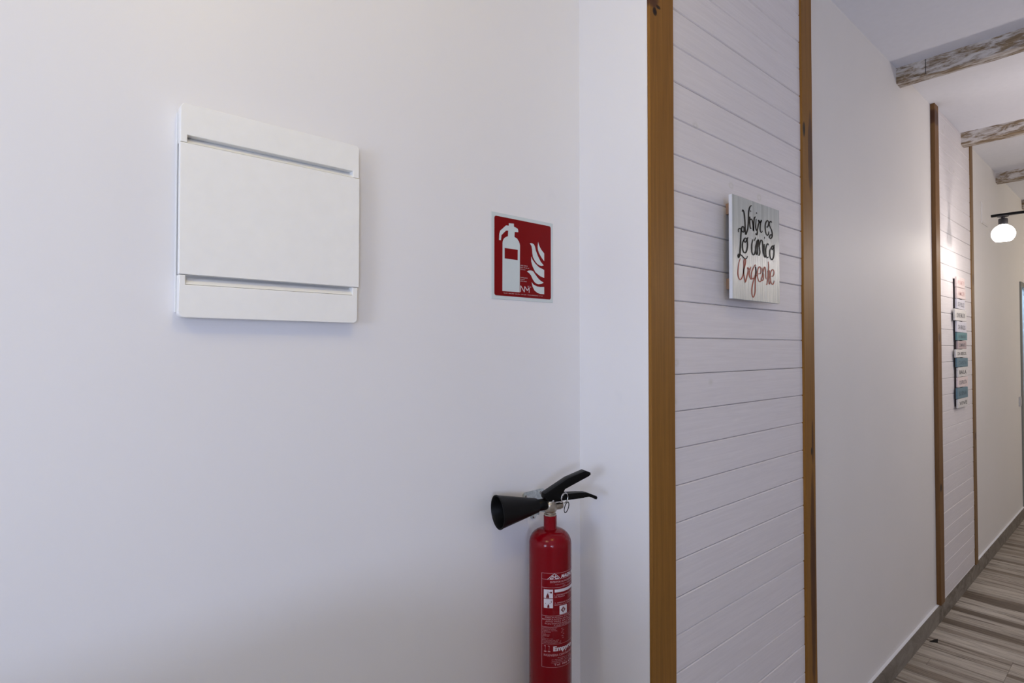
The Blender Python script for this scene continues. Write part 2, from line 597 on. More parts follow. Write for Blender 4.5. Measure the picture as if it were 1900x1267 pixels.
def window_wall(n, f, u0, u1, uu0, uu1, z0, z1, wall_name, wlab, wilab):
    """wall with a framed two pane window; f(u, d, z) places it, d = depth out of the room"""
    def bx(bm, a, b_, d0, d1, c, e):
        p0, p1 = f(a, d0, c), f(b_, d1, e)
        box(bm, *[v for k in range(3) for v in sorted((p0[k], p1[k]))])
    bm = bmesh.new()
    bx(bm, u0, uu0, 0, 0.15, 0, CEIL)
    bx(bm, uu1, u1, 0, 0.15, 0, CEIL)
    bx(bm, uu0, uu1, 0, 0.15, 0, z0)
    bx(bm, uu0, uu1, 0, 0.15, z1, CEIL)
    structure(wall_name, bm, M['wall'], wlab, 'wall')
    um = (uu0 + uu1) / 2
    bm = bmesh.new()
    for (a, b_, c, d) in ((uu0, uu0 + 0.05, z0, z1), (uu1 - 0.05, uu1, z0, z1), (uu0 + 0.05, uu1 - 0.05, z0, z0 + 0.05), (uu0 + 0.05, uu1 - 0.05, z1 - 0.05, z1), (um - 0.02, um + 0.02, z0 + 0.05, z1 - 0.05)):
        bx(bm, a, b_, 0.08, 0.13, c, d)
    w = structure('window_%d' % n, bm, M['leaf_white'], wilab, 'window')
    for a, b_ in ((uu0 + 0.05, um - 0.02), (um + 0.02, uu1 - 0.05)):
        bm = bmesh.new()
        bx(bm, a, b_, 0.10, 0.106, z0 + 0.05, z1 - 0.05)
        obj('pane', bm, M['clear'], w)


window_wall(1, lambda u, d, z: (u, YB - d, z), -1.27, XR, -0.20, 0.70, 1.15, 1.95, 'wall_back', 'wall with a small daylight window behind the camera', 'white framed window straight behind the camera')
window_wall(2, lambda u, d, z: (XR + d, u, z), YB, YE, -2.35, -1.35, 1.20, 2.00, 'wall_right', 'wall on the far side of the entrance and corridor', 'white framed window across the entrance')
structure('ceiling', boxm(-1.27, XR, YB, YE, CEIL, CEIL + 0.15), M['ceiling'], 'white ceiling crossed by distressed wooden beams', 'ceiling')

# floor: grout bed with individual wood look tiles running across the corridor
floor = structure('floor', boxm(-1.27, XR, YB, YE, -0.12, -0.0015), M['grout'], 'grey brown floor of wood look tiles laid across the corridor', 'floor')
ys = [2.60, 2.76, 2.90, 3.02, 3.13, 3.237, 3.359, 3.438, 3.574, 3.711, 3.829, 3.929, 4.06, 4.181, 4.27, 4.353, 4.44, 4.536, 4.63, 4.722, 4.843, 4.975, 5.06, 5.153, 5.239, 5.39]
while ys[-1] < 8.3:
    ys.append(ys[-1] + random.choice((0.10, 0.13, 0.15, 0.12)))
tile_cache = {}
for k in range(len(ys) - 1):
    x = WC + 0.002
    first = random.choice((0.35, 0.5, 0.62, 0.8, 0.95))
    if abs(ys[k] - 3.359) < 0.01:
        first = 0.075
    if abs(ys[k] - 3.829) < 0.01:
        first = 0.47
    while x < 0.9:
        ln = first if x < WC + 0.01 else 0.9
        key = (round(ln, 3), round(ys[k + 1] - ys[k], 3))
        if key not in tile_cache:
            bm = boxm(0.0006, ln - 0.0006, 0.0006, key[1] - 0.0006, -0.0035, 0.0)
            o = obj('floor_tile', bm, M['floor'], floor, loc=(x, ys[k], 0))
            tile_cache[key] = o.data
        else:
            o = bpy.data.objects.new('floor_tile', tile_cache[key])
            COL.objects.link(o)
            o.parent = floor
            o.location = (x, ys[k], 0)
        x += ln
bm = bmesh.new()
for (a, b_, c, d) in ((-1.068, 2.99, YB + 0.01, 2.598), (0.95, 2.99, 2.602, 9.58), (-0.85, 0.94, 8.6, 9.58)):
    box(bm, a, b_, c, d, -0.003, -0.0002)
tag(obj('plain_tiles', bm, M['floor'], floor), kind='stuff')
bm = bmesh.new()
flat_poly(bm, [(-0.829, 3.6306), (-0.8174, 3.679), (-0.805, 3.702), (-0.7945, 3.652), (-0.804, 3.648), (-0.8137, 3.639)], lambda u, v, w: (u, v, 0.0004))
obj('dark_knot', bm, M['black'], floor)

# skirting of single tiles, its top a little proud of the wall
base = structure('baseboard_left', boxm(WC, PF - 0.003, 1.285, DY0, 0, 0.097), M['grout'], 'stone grey tiled skirting along the corridor wall', 'baseboard')
sy = [1.286, 1.80, 2.42, 3.14, 3.9161, 4.5597, 5.30, 5.95, 6.50, DY0]
for a, b_ in zip(sy, sy[1:]):
    bm = boxm(WC + 0.0005, PF, a + 0.0008, b_ - 0.0008, 0.0, 0.0995, bev=0.0008)
    obj('tile', bm, M['skirting'], base)
for a, b_ in ((2.1965, 3.9195), (4.8995, DY0 - 0.001)):
    obj('top_edge', boxm(WC + 0.0003, PF - 0.0016, a, b_, 0.0990, 0.1008), M['ceiling'], base)
structure('baseboard_entrance', boxm(WL, WL + 0.014, YB, CORNER, 0, 0.10, bev=0.001), M['skirting'], 'skirting under the white distribution box wall', 'baseboard')


# plank panels: every board an object, chamfered edges, dark shadow gap behind
def panel(y0, y1, pitch, phase, z0, label):
    p = structure('wall_cladding', boxm(WC, WP - 0.0075, y0, y1, z0, CEIL), M['backing'], label, 'wall panel')
    k = math.ceil((z0 - phase) / pitch) - 1
    cache = None
    while phase + k * pitch < CEIL:
        a, b_ = phase + k * pitch, phase + (k + 1) * pitch
        cut = a < z0 or b_ > CEIL
        aa, bb = max(a, z0), min(b_, CEIL)
        if bb - aa < 0.006:
            k += 1
            continue
        if cut or cache is None:
            bm = bmesh.new()
            h = bb - aa
            g, c = 0.0005, 0.0024
            prof = [(-0.007, g), (-0.0026, g), (0, g + c), (0, h - g - c), (-0.0026, h - g), (-0.007, h - g)]
            rows = []
            for yy in (0.0, y1 - y0):
                rows.append([bm.verts.new((px_, yy, pz_)) for px_, pz_ in prof])
            n = len(prof)
            for i in range(n):
                j = (i + 1) % n
                bm.faces.new((rows[0][i], rows[0][j], rows[1][j], rows[1][i]))
            bm.faces.new(rows[0])
            bm.faces.new(rows[1][::-1])
            o = obj('plank', bm, M['plank'], p)
            if not cut:
                cache = o.data
        else:
            o = bpy.data.objects.new('plank', cache)
            COL.objects.link(o)
            o.parent = p
        o.location = (WP + random.uniform(-0.0006, 0.0004), y0, aa)
        o.rotation_euler = (random.uniform(-0.0004, 0.0004), random.uniform(-0.003, 0.003), 0)
        k += 1
    return p


panel(1.290, 2.108, 0.0971, 0.0141, 0.0, 'near whitewashed plank panel under the hand lettered square sign')
panel(4.003, 4.836, 0.0965, 0.0109, 0.0995, 'far whitewashed plank panel behind the tall stacked board sign')


def post(y0, y1, z0, z1, mat, x0, label, wob, name):
    """rough sawn batten with slightly live edges; local Y = 0 at its left edge"""
    bm = bmesh.new()
    n = 46
    rows = []
    rnd = random.Random(name + label)
    pa, pb = rnd.random() * 6, rnd.random() * 6
    for i in range(n + 1):
        z = z0 + (z1 - z0) * i / n
        e0 = wob * (math.sin(z * 5.1 + pa) * 0.6 + math.sin(z * 13.7 + pb) * 0.4) if wob else 0.0
        e1 = (wob or 0.0008) * (math.sin(z * 4.3 + pb) * 0.6 + math.sin(z * 17.0 + pa) * 0.4)
        a, b_ = e0, (y1 - y0) + e1
        d = PO - x0
        rows.append([bm.verts.new(p) for p in ((0, a, z), (d - 0.0015, a, z), (d, a + 0.002, z), (d, b_ - 0.002, z), (d - 0.0015, b_, z), (0, b_, z))])
    for r, s in zip(rows, rows[1:]):
        for i in range(6):
            j = (i + 1) % 6
            bm.faces.new((r[i], r[j], s[j], s[i]))
    bm.faces.new(rows[0][::-1])
    bm.faces.new(rows[-1])
    return tag(obj(name, bm, mat, loc=(x0, y0, 0)), label, 'wooden post', 'structure')


post(1.1885, 1.2945, 0.0, CEIL, M['post_corner'], -0.8420, 'wide honey brown wooden post on the white wall corner, left of the near plank panel', 0.0, 'trim_1')
post(2.1038, 2.1946, 0.0995, CEIL, M['post_right'], WC + 0.0005, 'knotty brown wooden post closing the near plank panel on its right', 0.0012, 'trim_2')
post(3.9210, 4.0070, 0.0995, CEIL, M['post_far_left'], WC + 0.0005, 'brown wooden post left of the far plank panel, its dark side showing', 0.0018, 'trim_3')
post(4.8315, 4.8980, 0.0995, CEIL, M['post_far_right'], WC + 0.0005, 'narrow brown wooden post right of the far plank panel', 0.0018, 'trim_4')


# ceiling beams
def beam(y0, w, label, joint, xl=WC):
    bm = bmesh.new()
    n = 30
    h = 0.078
    rows = []
    rnd = random.Random(label)
    for i in range(n + 1):
        x = xl + (1.9 - xl) * i / n
        j = lambda s=0.0022: rnd.uniform(-s, s)
        zb = CEIL - h
        rows.append([bm.verts.new(p) for p in ((x, y0, CEIL), (x, y0 + j(), zb + 0.008 + j()), (x, y0 + 0.007 + j(), zb + j()), (x, y0 + w - 0.006 + j(), zb + j()), (x, y0 + w + j(), zb + 0.007 + j()), (x, y0 + w, CEIL))])
    for r, s in zip(rows, rows[1:]):
        for i in range(6):
            k = (i + 1) % 6
            bm.faces.new((r[i], r[k], s[k], s[i]))
    bm.faces.new(rows[0][::-1])
    bm.faces.new(rows[-1])
    b_ = tag(obj('ceiling_beam', bm, M['beam']), label, 'ceiling beam', 'structure')
    if joint:
        bm = bmesh.new()
        box(bm, joint, joint + 0.0022, y0 - 0.0025, y0 + 0.006, CEIL - h + 0.006, CEIL - 0.001)
        obj('joint', bm, M['grout'], b_)
    return b_


beam(3.293, 0.073, 'distressed brown and white ceiling beam nearest the camera, ending at the wall between the panels', -0.735)
beam(4.602, 0.083, 'distressed ceiling beam whose end meets the far plank panel', None, WP)
beam(5.862, 0.085, 'distressed ceiling beam beyond the far plank panel, above the glowing lamp', None)
beam(7.135, 0.085, 'last distressed ceiling beam, only its end showing above the lamp rail', None)

# glazed door in the corridor wall
door = structure('door_1', boxm(-1.02, WC + 0.012, DY0, DY0 + 0.045, 0, DZ - 0.045), M['door_frame'], 'glazed door with grey green frame at the corridor end', 'door')
obj('frame_head', boxm(-1.02, WC + 0.012, DY0, DY1, DZ - 0.045, DZ), M['door_frame'], door)
obj('frame_jamb', boxm(-1.02, WC + 0.012, DY1 - 0.045, DY1, 0, DZ - 0.045), M['door_frame'], door)
leaf = obj('door_leaf', boxm(-0.90, -0.87, DY0 + 0.045, DY1 - 0.045, 0.01, 0.85), M['door_frame'], door)
obj('pane', boxm(-0.892, -0.882, DY0 + 0.045, DY1 - 0.045, 0.85, DZ - 0.045), M['frosted'], door)
light('room_behind_door', 'AREA', (-1.15, 7.35, 1.95), 18, (0.75, 0.87, 1.0), 0.7, 0.35, (-0.8, 7.35, 1.7))

# ------------------------------------------------------------------ added desk-shaped light blocker, unseen below the frame, shades the lower walls
RD = tag(empty('light_blocker_desk', (-0.50, -1.25, 0)), 'added white desk-shaped light blocker, unseen directly under the camera', 'desk')
obj('blocker_top', boxm(0.0, 0.80, 0.0, 1.45, 1.100, 1.135, bev=0.003), M['leaf_white'], RD)
obj('front_panel', boxm(0.03, 0.05, 0.03, 1.42, 0.0, 1.100), M['leaf_white'], RD)
obj('side_panel', boxm(0.05, 0.77, 0.03, 0.05, 0.0, 1.100), M['leaf_white'], RD)
obj('side_panel', boxm(0.05, 0.77, 1.40, 1.42, 0.0, 1.100), M['leaf_white'], RD)

# ------------------------------------------------------------------ electrical distribution box
# local frame: origin at the wall plane, lower left corner; x out of the wall
BX = tag(empty('distribution_box', (WL, 0.1995, 1.590)), 'square white plastic electrical distribution box set on the white wall', 'electrical box')
W_, H_ = 0.312, 0.3505
D_ = 0.0245
bm = bmesh.new()
box(bm, 0.0, D_ - 0.0190, 0.0028, W_ - 0.0028, 0.003, H_ - 0.003)


def recess(bm, y0, y1, ztop, zlow):
    """finger recess: deep under its upper edge, sloping out to the surface below"""
    pts = [(D_ - 0.0189, ztop), (D_ - 0.0120, ztop - 0.0045), (D_ - 0.0004, zlow), (D_ - 0.0189, zlow - 0.002)]
    prism(bm, pts, lambda u, v, w: (u, y0 + w, v), y1 - y0)


recess(bm, 0.0095, W_ - 0.0125, 0.0700, 0.0545)
recess(bm, 0.0100, W_ - 0.0125, 0.3000, 0.2862)
obj('body', bm, M['plastic'], BX)


def cover(name, pts, x0, x1, bev):
    bm = bmesh.new()
    a = [bm.verts.new((x0, u, v)) for u, v in pts]
    f0 = bm.faces.new(a)
    r = bmesh.ops.extrude_face_region(bm, geom=[f0])
    bmesh.ops.translate(bm, verts=[v for v in r['geom'] if isinstance(v, bmesh.types.BMVert)], vec=(x1 - x0, 0, 0))
    top = [e for e in bm.edges if all(abs(v.co.x - x1) < 1e-6 for v in e.verts)]
    bmesh.ops.bevel(bm, geom=top, offset=bev, segments=2, profile=0.5, affect='EDGES')
    return obj(name, bm, M['plastic'], BX)


def arc(cx, cz, r, a0, a1, n=6):
    return [(cx + r * math.cos(math.radians(a0 + (a1 - a0) * i / n)), cz + r * math.sin(math.radians(a0 + (a1 - a0) * i / n))) for i in range(n + 1)]


zt = 0.2866
top_pts = [(0.0, zt)] + [(0.0, H_ - 0.006)] + [(0.004, H_)] + [(W_ - 0.004, H_)] + [(W_, H_ - 0.005)] + [(W_, zt), (W_ - 0.0125, zt), (W_ - 0.0125, 0.2990), (0.0100, 0.2990), (0.0100, zt)]
tc_ = cover('top_cover', top_pts[::-1], 0.006, D_, 0.0010)
bm = bmesh.new()
add_text(bm, 'solera', 0.128, 0.3165, 0.0075, 0.045, lambda u, v, w: (D_ + 0.0001 + w, u, v), bold=0.01)
obj('embossed_writing', bm, M['plastic'], tc_)
cover('door', [(-0.0008, 0.0702), (-0.0008, 0.2855), (W_ + 0.0006, 0.2855), (W_ + 0.0006, 0.0702)][::-1], 0.0155, D_ + 0.0014, 0.0011)
bot = [(0.0, 0.0695), (0.0, 0.008)] + arc(0.008, 0.008, 0.008, 180, 270) + [(W_ - 0.010, 0.0)] + arc(W_ - 0.010, 0.008, 0.008, 270, 360) + [(W_ - 0.002, 0.0695), (W_ - 0.0125, 0.0695), (W_ - 0.0125, 0.0540), (0.0095, 0.0540), (0.0095, 0.0695)]
cover('bottom_cover', bot, 0.006, D_, 0.0014)
bm = boxm(0.0, 0.005, -0.0016, 0.0, 0.009, H_ - 0.012)
obj('wall_frame', bm, M['plastic'], BX)

# ------------------------------------------------------------------ fire extinguisher sign (flat panel, 210 mm)
SG = tag(obj('fire_extinguisher_sign', boxm(0, 0.0012, 0, 0.2108, 0, 0.2122, bev=0.0003), M['sign_pale'], loc=(WL, 0.8694, 1.6605)), 'square red and white fire extinguisher sign with pictogram, on the wall above the extinguisher', 'sign')
sf = lambda u, v, w: (0.0014 + w, u, v)
mm = lambda P: [(u / 1000.0, v / 1000.0) for u, v in P]
r_ = 0.006
red = arc(0.0085 + r_, 0.0085 + r_, r_, 180, 270) + arc(0.2030 - r_, 0.0085 + r_, r_, 270, 360) + arc(0.2030 - r_, 0.2036 - r_, r_, 0, 90) + arc(0.0085 + r_, 0.2036 - r_, r_, 90, 180)
bm = bmesh.new()
prism(bm, red, lambda u, v, w: (0.0012 + w, u, v), 0.0002)
obj('red_field', bm, M['sign_red'], SG)
EXT = [(55.0,190.7),(71.6,192.2),(72.2,184.2),(78.2,183.4),(84.9,181.0),(86.4,177.1),(86.4,172.6),(74.6,171.7),(73.7,159.1),(82.7,155.8),(88.4,149.7),(91.4,144),(92.4,138.8),(91.6,20.8),(34.1,20.4),(34.6,138.6),(35.4,144),(38.5,149.8),(43.3,154.1),(52.1,158.1),(53.0,172.1),(45.7,171.1),(31.2,158.1),(29.2,145.0),(23.2,144.9),(24.0,159.3),(26.6,168.0),(45.7,184.0),(55.0,184.7)]
FL = [[(156.1,156.9),(159.3,149.1),(163.2,142.5),(169.0,136.2),(178.2,128.9),(178.1,108.4),(169.0,116.2),(159.9,126.9),(155.4,135.8),(154.4,143.8)],[(126.5,149.3),(132.1,150.5),(137.5,149.7),(141.6,147.5),(144.8,142.7),(148.0,132.6),(155.4,119.4),(165.7,105.3),(176.1,97.4),(169.0,95.0),(160.8,95.9),(152.8,98.9),(144.8,105.5),(137.5,115.2),(135.3,125.4),(134.6,134.6),(132.1,143.5)],[(131.2,115.7),(136.8,107.0),(146.4,98.7),(159.2,90.6),(178.1,85.3),(178.1,64.1),(162.4,68.0),(146.3,76.6),(136.2,90.8),(131.5,103.0)],[(116.4,75.6),(122.6,78.7),(130.5,79.8),(138.4,78.2),(147.9,68.6),(157.6,60.1),(165.6,55.6),(176.1,51.7),(168.9,48.1),(157.5,46.1),(150.2,47.2),(143.8,50.2),(136.8,57.3),(130.5,67.1),(124.2,72.4)],[(132.7,50.0),(139.9,43.6),(152.7,39.9),(164.0,39.3),(178.0,40.5),(178.0,21.2),(164.0,21.3),(152.7,23.6),(143.1,28.8),(136.1,38.7)]]
bm = bmesh.new()
flat_poly(bm, mm(EXT), sf, 0.0001)
obj('extinguisher_pictogram', bm, M['sign_pale'], SG)
bm = bmesh.new()
flat_poly(bm, mm([(41.3, 127.7), (84.9, 127.7), (84.6, 101.5), (41.3, 101.5)]), sf, 0.0002)
obj('pictogram_label', bm, M['sign_red'], SG)
bm = bmesh.new()
for P in FL:
    flat_poly(bm, mm(P), sf, 0.0001)
obj('flames_pictogram', bm, M['sign_pale'], SG)
bm = bmesh.new()
for P in ([(94.8, 22.2), (94.8, 38.0), (107.5, 22.5), (108.6, 37.2)], [(108.6, 37.2), (117.5, 27.1), (124.2, 34.8), (124.2, 21.8)]):
    for a, b_ in zip(P, P[1:]):
        brush(bm, [(a[0] / 1000, a[1] / 1000), (b_[0] / 1000, b_[1] / 1000)], 0.0022, sf, 0.0001, taper=False)
obj('logo', bm, M['sign_print'], SG)
bm = bmesh.new()
for s_, u, v, c_, w_ in (('UNE 23033', 0.0942, 0.0882, 0.0026, 0.024), ('ISO 7010 N', 0.0942, 0.0830, 0.0026, 0.029), ('21 X 21', 0.0942, 0.0782, 0.0026, 0.016),
                        ('FABRICADO', 0.0942, 0.0575, 0.0024, 0.024), ('CLASE B', 0.0942, 0.0532, 0.0024, 0.014), ('UNE 23035', 0.0942, 0.0485, 0.0024, 0.021),
                        ('2C', 0.1185, 0.0355, 0.0036, 0.007), ('R', 0.1285, 0.0350, 0.0030, 0.0022),
                        ('RD 210   UNE 23033   ISO 7010   UNE 23035   FOTOLUMINISCENTE   21 X 21', 0.0384, 0.0148, 0.0020, 0.134)):
    add_text(bm, s_, u, v, c_, w_, sf, 0.0001)
obj('small_print', bm, M['sign_print'], SG)

# ------------------------------------------------------------------ fire extinguisher
AX, AY, ZB = -0.989, 0.989, 0.575
R_ = 0.0515
EX = tag(empty('fire_extinguisher', (AX, AY, ZB)), 'red carbon dioxide fire extinguisher with black horn, hung in the wall corner', 'fire extinguisher')
nl = math.hypot(0.29, 0.956)
NX, NY = -0.29 / nl, -0.956 / nl          # horn direction
MX, MY = -NY, NX                          # sideways, towards the room


def ef(a, m_, z):
    return (NX * a + MX * m_, NY * a + MY * m_, z - ZB)


bm = bmesh.new()
prof = [(0.0, ZB + 0.004), (0.030, ZB + 0.003), (0.046, ZB), (0.0505, ZB + 0.004), (R_, ZB + 0.012), (R_, 1.066)]
for i in range(1, 13):
    t = math.radians(90 * i / 12)
    prof.append((0.0162 + (R_ - 0.0162) * math.cos(t) ** 0.92 if i < 12 else 0.0162, 1.066 + 0.035 * math.sin(t)))
prof += [(0.0159, 1.104), (0.0159, 1.1325), (0.0150, 1.1335), (0.0, 1.1335)]
lathe(bm, prof, lambda x, y, h: (x, y, h - ZB), 64)
body = obj('cylinder', bm, M['red'], EX, smooth=True)

# valve
bm = bmesh.new()
lathe(bm, [(0.0, 1.133), (0.0152, 1.133), (0.0152, 1.137), (0.0130, 1.139), (0.0130, 1.141), (0.0150, 1.143), (0.0165, 1.148), (0.0165, 1.158), (0.0150, 1.163), (0.0125, 1.166), (0.0125, 1.169), (0.0, 1.169)], lambda x, y, h: (x, y, h - ZB), 8)
lathe(bm, [(0.0, -0.012), (0.0085, -0.012), (0.0085, -0.028), (0.0070, -0.028), (0.0070, -0.0335), (0.0055, -0.035), (0, -0.035)], lambda x, y, h: ef(h, x, 1.153 + y), 14)
lathe(bm, [(0.0, 0.010), (0.0115, 0.010), (0.0115, 0.024), (0, 0.024)], lambda x, y, h: ef(h, x, 1.160 + y), 18)
valve = obj('valve', bm, M['brass'], EX, smooth=True)
bm = bmesh.new()
for s_ in (-1, 1):
    lathe(bm, [(0.0, 0.0105), (0.0030, 0.0105), (0.0026, 0.0125), (0.0, 0.0130)], lambda x, y, h, s_=s_: ef(-0.002 + x, s_ * h, 1.1695 + y), 12)
obj('rivet', bm, M['steel'], valve)

# horn with collar
bm = bmesh.new()
ax = [(0.013, 1.1610), (0.1394, 1.1556)]


def hf(x, y, h):
    z = 1.1616 - (h - 0.013) * 0.043
    return ef(h + y * 0.043, x, z + y)


lathe(bm, [(0.0110, 0.0125), (0.0136, 0.0125), (0.0140, 0.0135), (0.0140, 0.0335), (0.0133, 0.0345), (0.0133, 0.036)], hf, 40)
obj('horn_collar', bm, M['black_gloss'], EX, smooth=True)
bm = bmesh.new()
lathe(bm, [(0.0130, 0.0335), (0.0158, 0.0345), (0.0172, 0.037), (0.0385, 0.1345), (0.0398, 0.1370), (0.0400, 0.1390), (0.0388, 0.1400), (0.0374, 0.1388), (0.0362, 0.1340), (0.0155, 0.040), (0.0, 0.040)], hf, 64)
obj('horn', bm, M['black'], EX, smooth=True)


def lever(name, pts, half, x=0.0028, mat='black_gloss'):
    """channel section lever: two cheeks and a ridge, outline in (a, z)"""
    bm = bmesh.new()
    prism(bm, pts, lambda u, v, w: ef(u, -half + w, v), 2 * half)
    return bm


up_top = [(0.0190, 1.1890), (-0.0454, 1.2203), (-0.0954, 1.2346), (-0.1090, 1.2290)]
up_low = [(-0.1095, 1.2235), (-0.1030, 1.2195), (-0.0654, 1.2070), (-0.0470, 1.2003), (-0.0360, 1.1945), (-0.0315, 1.1870), (-0.0268, 1.1660), (0.0030, 1.1665), (0.0175, 1.1750), (0.0197, 1.1800)]
bm = lever('l', up_top + up_low, 0.0108)
es = [e for e in bm.edges if len(e.link_faces) == 2 and e.calc_face_angle(0) > 0.6 and e.calc_length() < 0.2]
bmesh.ops.bevel(bm, geom=es, offset=0.0010, segments=2, profile=0.6, affect='EDGES')
obj('squeeze_lever', bm, M['black_gloss'], EX, smooth=True)
lo = [(-0.0050, 1.1835), (-0.0441, 1.1823), (-0.0800, 1.1815), (-0.0953, 1.1802), (-0.1060, 1.1770), (-0.1158, 1.1725), (-0.1290, 1.1672), (-0.1310, 1.1635), (-0.1286, 1.1590), (-0.1230, 1.1605), (-0.1158, 1.1650), (-0.1063, 1.1678), (-0.0920, 1.1682), (-0.0426, 1.1668), (-0.0050, 1.1668)]
bm = lever('l', lo, 0.0085)
es = [e for e in bm.edges if len(e.link_faces) == 2 and e.calc_face_angle(0) > 0.6]
bmesh.ops.bevel(bm, geom=es, offset=0.0012, segments=2, profile=0.6, affect='EDGES')
obj('carrying_handle', bm, M['black_gloss'], EX, smooth=True)

# safety pin with its split ring and the black seal loop, on the room side of the levers
bm = bmesh.new()
ring_c, rr = (-0.0320, 0.0150, 1.1750), 0.0122
tube(bm, [ef(ring_c[0] + rr * 0.92 * math.cos(t), ring_c[1] + 0.004 * math.cos(t), ring_c[2] + rr * math.sin(t)) for t in [2 * math.pi * i / 36 for i in range(36)]], 0.0014, 8, closed=True)
tube(bm, [ef(ring_c[0] + rr * 0.86 * math.cos(t), ring_c[1] + 0.002 + 0.004 * math.cos(t), ring_c[2] + rr * 0.94 * math.sin(t)) for t in [0.6 + 4.6 * i / 30 for i in range(31)]], 0.0009, 8)
tube(bm, [ef(-0.024, -0.016, 1.1765), ef(-0.024, 0.016, 1.1765)], 0.0018, 8)
obj('safety_pin', bm, M['steel'], EX, smooth=True)
bm = bmesh.new()
tube(bm, [ef(-0.0365 + 0.0062 * math.cos(t) + 0.0035 * math.sin(t + 0.2) * -1, 0.0165, 1.1520 + 0.0125 * math.sin(t)) for t in [2 * math.pi * i / 32 for i in range(32)]], 0.0011, 6, closed=True)
obj('seal_loop', bm, M['black'], EX, smooth=True)

# printed label wrapped round the cylinder: u in degrees, v world height
DEG = R_ * math.pi / 180


def lf(u, v, w):
    r = R_ + 0.00025 + w
    a = math.radians(u)
    return (r * math.cos(a), r * math.sin(a), v - ZB)


def lline(bm, u0, v0, u1, v1, w):
    n = max(1, int(abs(u1 - u0) / 3))
    du, dv = (u1 - u0) * DEG, v1 - v0
    l = math.hypot(du, dv)
    px_, py_ = -dv / l * w / 2 / DEG, du / l * w / 2
    pr = None
    for i in range(n + 1):
        u, v = u0 + (u1 - u0) * i / n, v0 + (v1 - v0) * i / n
        c_ = (bm.verts.new(lf(u + px_, v + py_, 0)), bm.verts.new(lf(u - px_, v - py_, 0)))
        if pr:
            bm.faces.new((pr[0], pr[1], c_[1], c_[0]))
        pr = c_


def lrect(bm, u0, u1, v0, v1, lift=0.0):
    n = max(1, int((u1 - u0) / 3))
    pr = None
    for i in range(n + 1):
        u = u0 + (u1 - u0) * i / n
        c_ = (bm.verts.new(lf(u, v1, lift)), bm.verts.new(lf(u, v0, lift)))
        if pr:
            bm.faces.new((pr[0], pr[1], c_[1], c_[0]))
        pr = c_


UL, UR = -67.8, 96.0
bm = bmesh.new()
for v in (1.0122, 0.9980, 0.9788, 0.9135, 0.8875, 0.7939):
    lline(bm, UL, v, UR, v, 0.0007)
lline(bm, UL, 0.8475, 40, 0.8475, 0.0005)
lline(bm, 14.0, 0.8870, 14.0, 0.8500, 0.0004)
for u in (UL, UR):
    lline(bm, u, 0.7939, u, 1.0122, 0.0009)
lab = obj('label_border', bm, M['label_ink'], body)


def lpart(name, mat, fn):
    bm = bmesh.new()
    fn(bm)
    return obj(name, bm, M[mat], body)


def logo(bm):
    """mountain shaped emblem"""
    for P in ([(-52, 0.9985), (-45, 1.0040), (-40, 1.0078), (-34.4, 1.0112), (-29, 1.0090), (-24, 1.0050), (-17, 0.9985)], [(-46, 0.9995), (-39.5, 1.0058), (-37.0, 1.0000)], [(-32.0, 1.0000), (-28.5, 1.0058), (-22.0, 0.9995)], [(-38, 0.9995), (-38, 1.0075), (-34.4, 1.0020), (-31, 1.0075), (-31, 0.9995)]):
        for a, b_ in zip(P, P[1:]):
            lline(bm, a[0], a[1], b_[0], b_[1], 0.0010)
    lrect(bm, -46, -37.5, 0.9986, 1.0008)
    lrect(bm, -31.5, -23, 0.9986, 1.0008)


lpart('label_logo', 'label_white', logo)
lpart('label_maker', 'label_white', lambda bm: add_text(bm, 'MAGNUM', -15.1, 0.9998, 0.0082, 52, lf, 0, bold=0.03, shear=0.25))
lpart('label_company', 'label_white', lambda bm: add_text(bm, 'Empyro', -37.2, 0.8318, 0.0105, 62, lf, 0, bold=0.035))
for q_ in ((-62.0, -38.0, 0.9541, 0.9745), (-62.0, -38.0, 0.9315, 0.9527), (-20.1, 4.2, 0.9150, 0.9352)):
    lpart('label_icon', 'label_white', lambda bm: lrect(bm, *q_))
lpart('label_bar', 'label_white', lambda bm: lrect(bm, -33.5, 60, 0.9676, 0.9744))
TX = [('label_heading', [('EXTINTOR DE INCENDIOS', -45, 0.9900, 0.0039, 70, .02), ('CON AGENTE EXTINTOR', -31.9, 0.9848, 0.0022, 60, 0), ('CO2', -10.3, 0.9800, 0.0026, 9, 0)]),
      ('label_instructions', [('1. DESPRENDER EL SEGURO', -33.6, 0.9597, 0.0030, 72, .01), ('DEL PASADOR', -33.6, 0.9553, 0.0030, 30, .01),
      ('2. APRETAR LA MANETA Y', -33.6, 0.9415, 0.0030, 72, .01), ('MANILLA A LA BASE DEL FUEGO', -33.6, 0.9370, 0.0030, 80, .01)]),
      ('label_caution', [('PRECAUCION: EXTINTOR DE', -58.3, 0.9083, 0.0031, 100, .01), ('MANIPULACION EN EL TERRENO DE', -66.0, 0.9035, 0.0031, 120, .01), ('APTO PARA SER UTILIZADO', -58, 0.8987, 0.0031, 100, .01), ('ELECTRICOS BAJO TENSION', -59, 0.8937, 0.0031, 100, .01), ('A UNA DISTANCIA DE 1 M', -36, 0.8893, 0.0031, 75, .01)]),
      ('label_trade', [('INGENIERIA CONTRA INCENDIOS', -62.3, 0.8198, 0.0052, 112, .005)]),
      ('label_address', [('Empyro S.L.', -25, 0.8146, 0.0020, 45, 0), ('c/ Alicante, Pol. Industrial', -41.4, 0.8110, 0.0020, 75, 0), ('Instalaciones contra incendios', -41, 0.8076, 0.0020, 75, 0), ('mantenimiento y recargas', -42.6, 0.8040, 0.0020, 75, 0), ('Tel: 966 676', -35.6, 0.7980, 0.0043, 62, .01)])]
tb = []
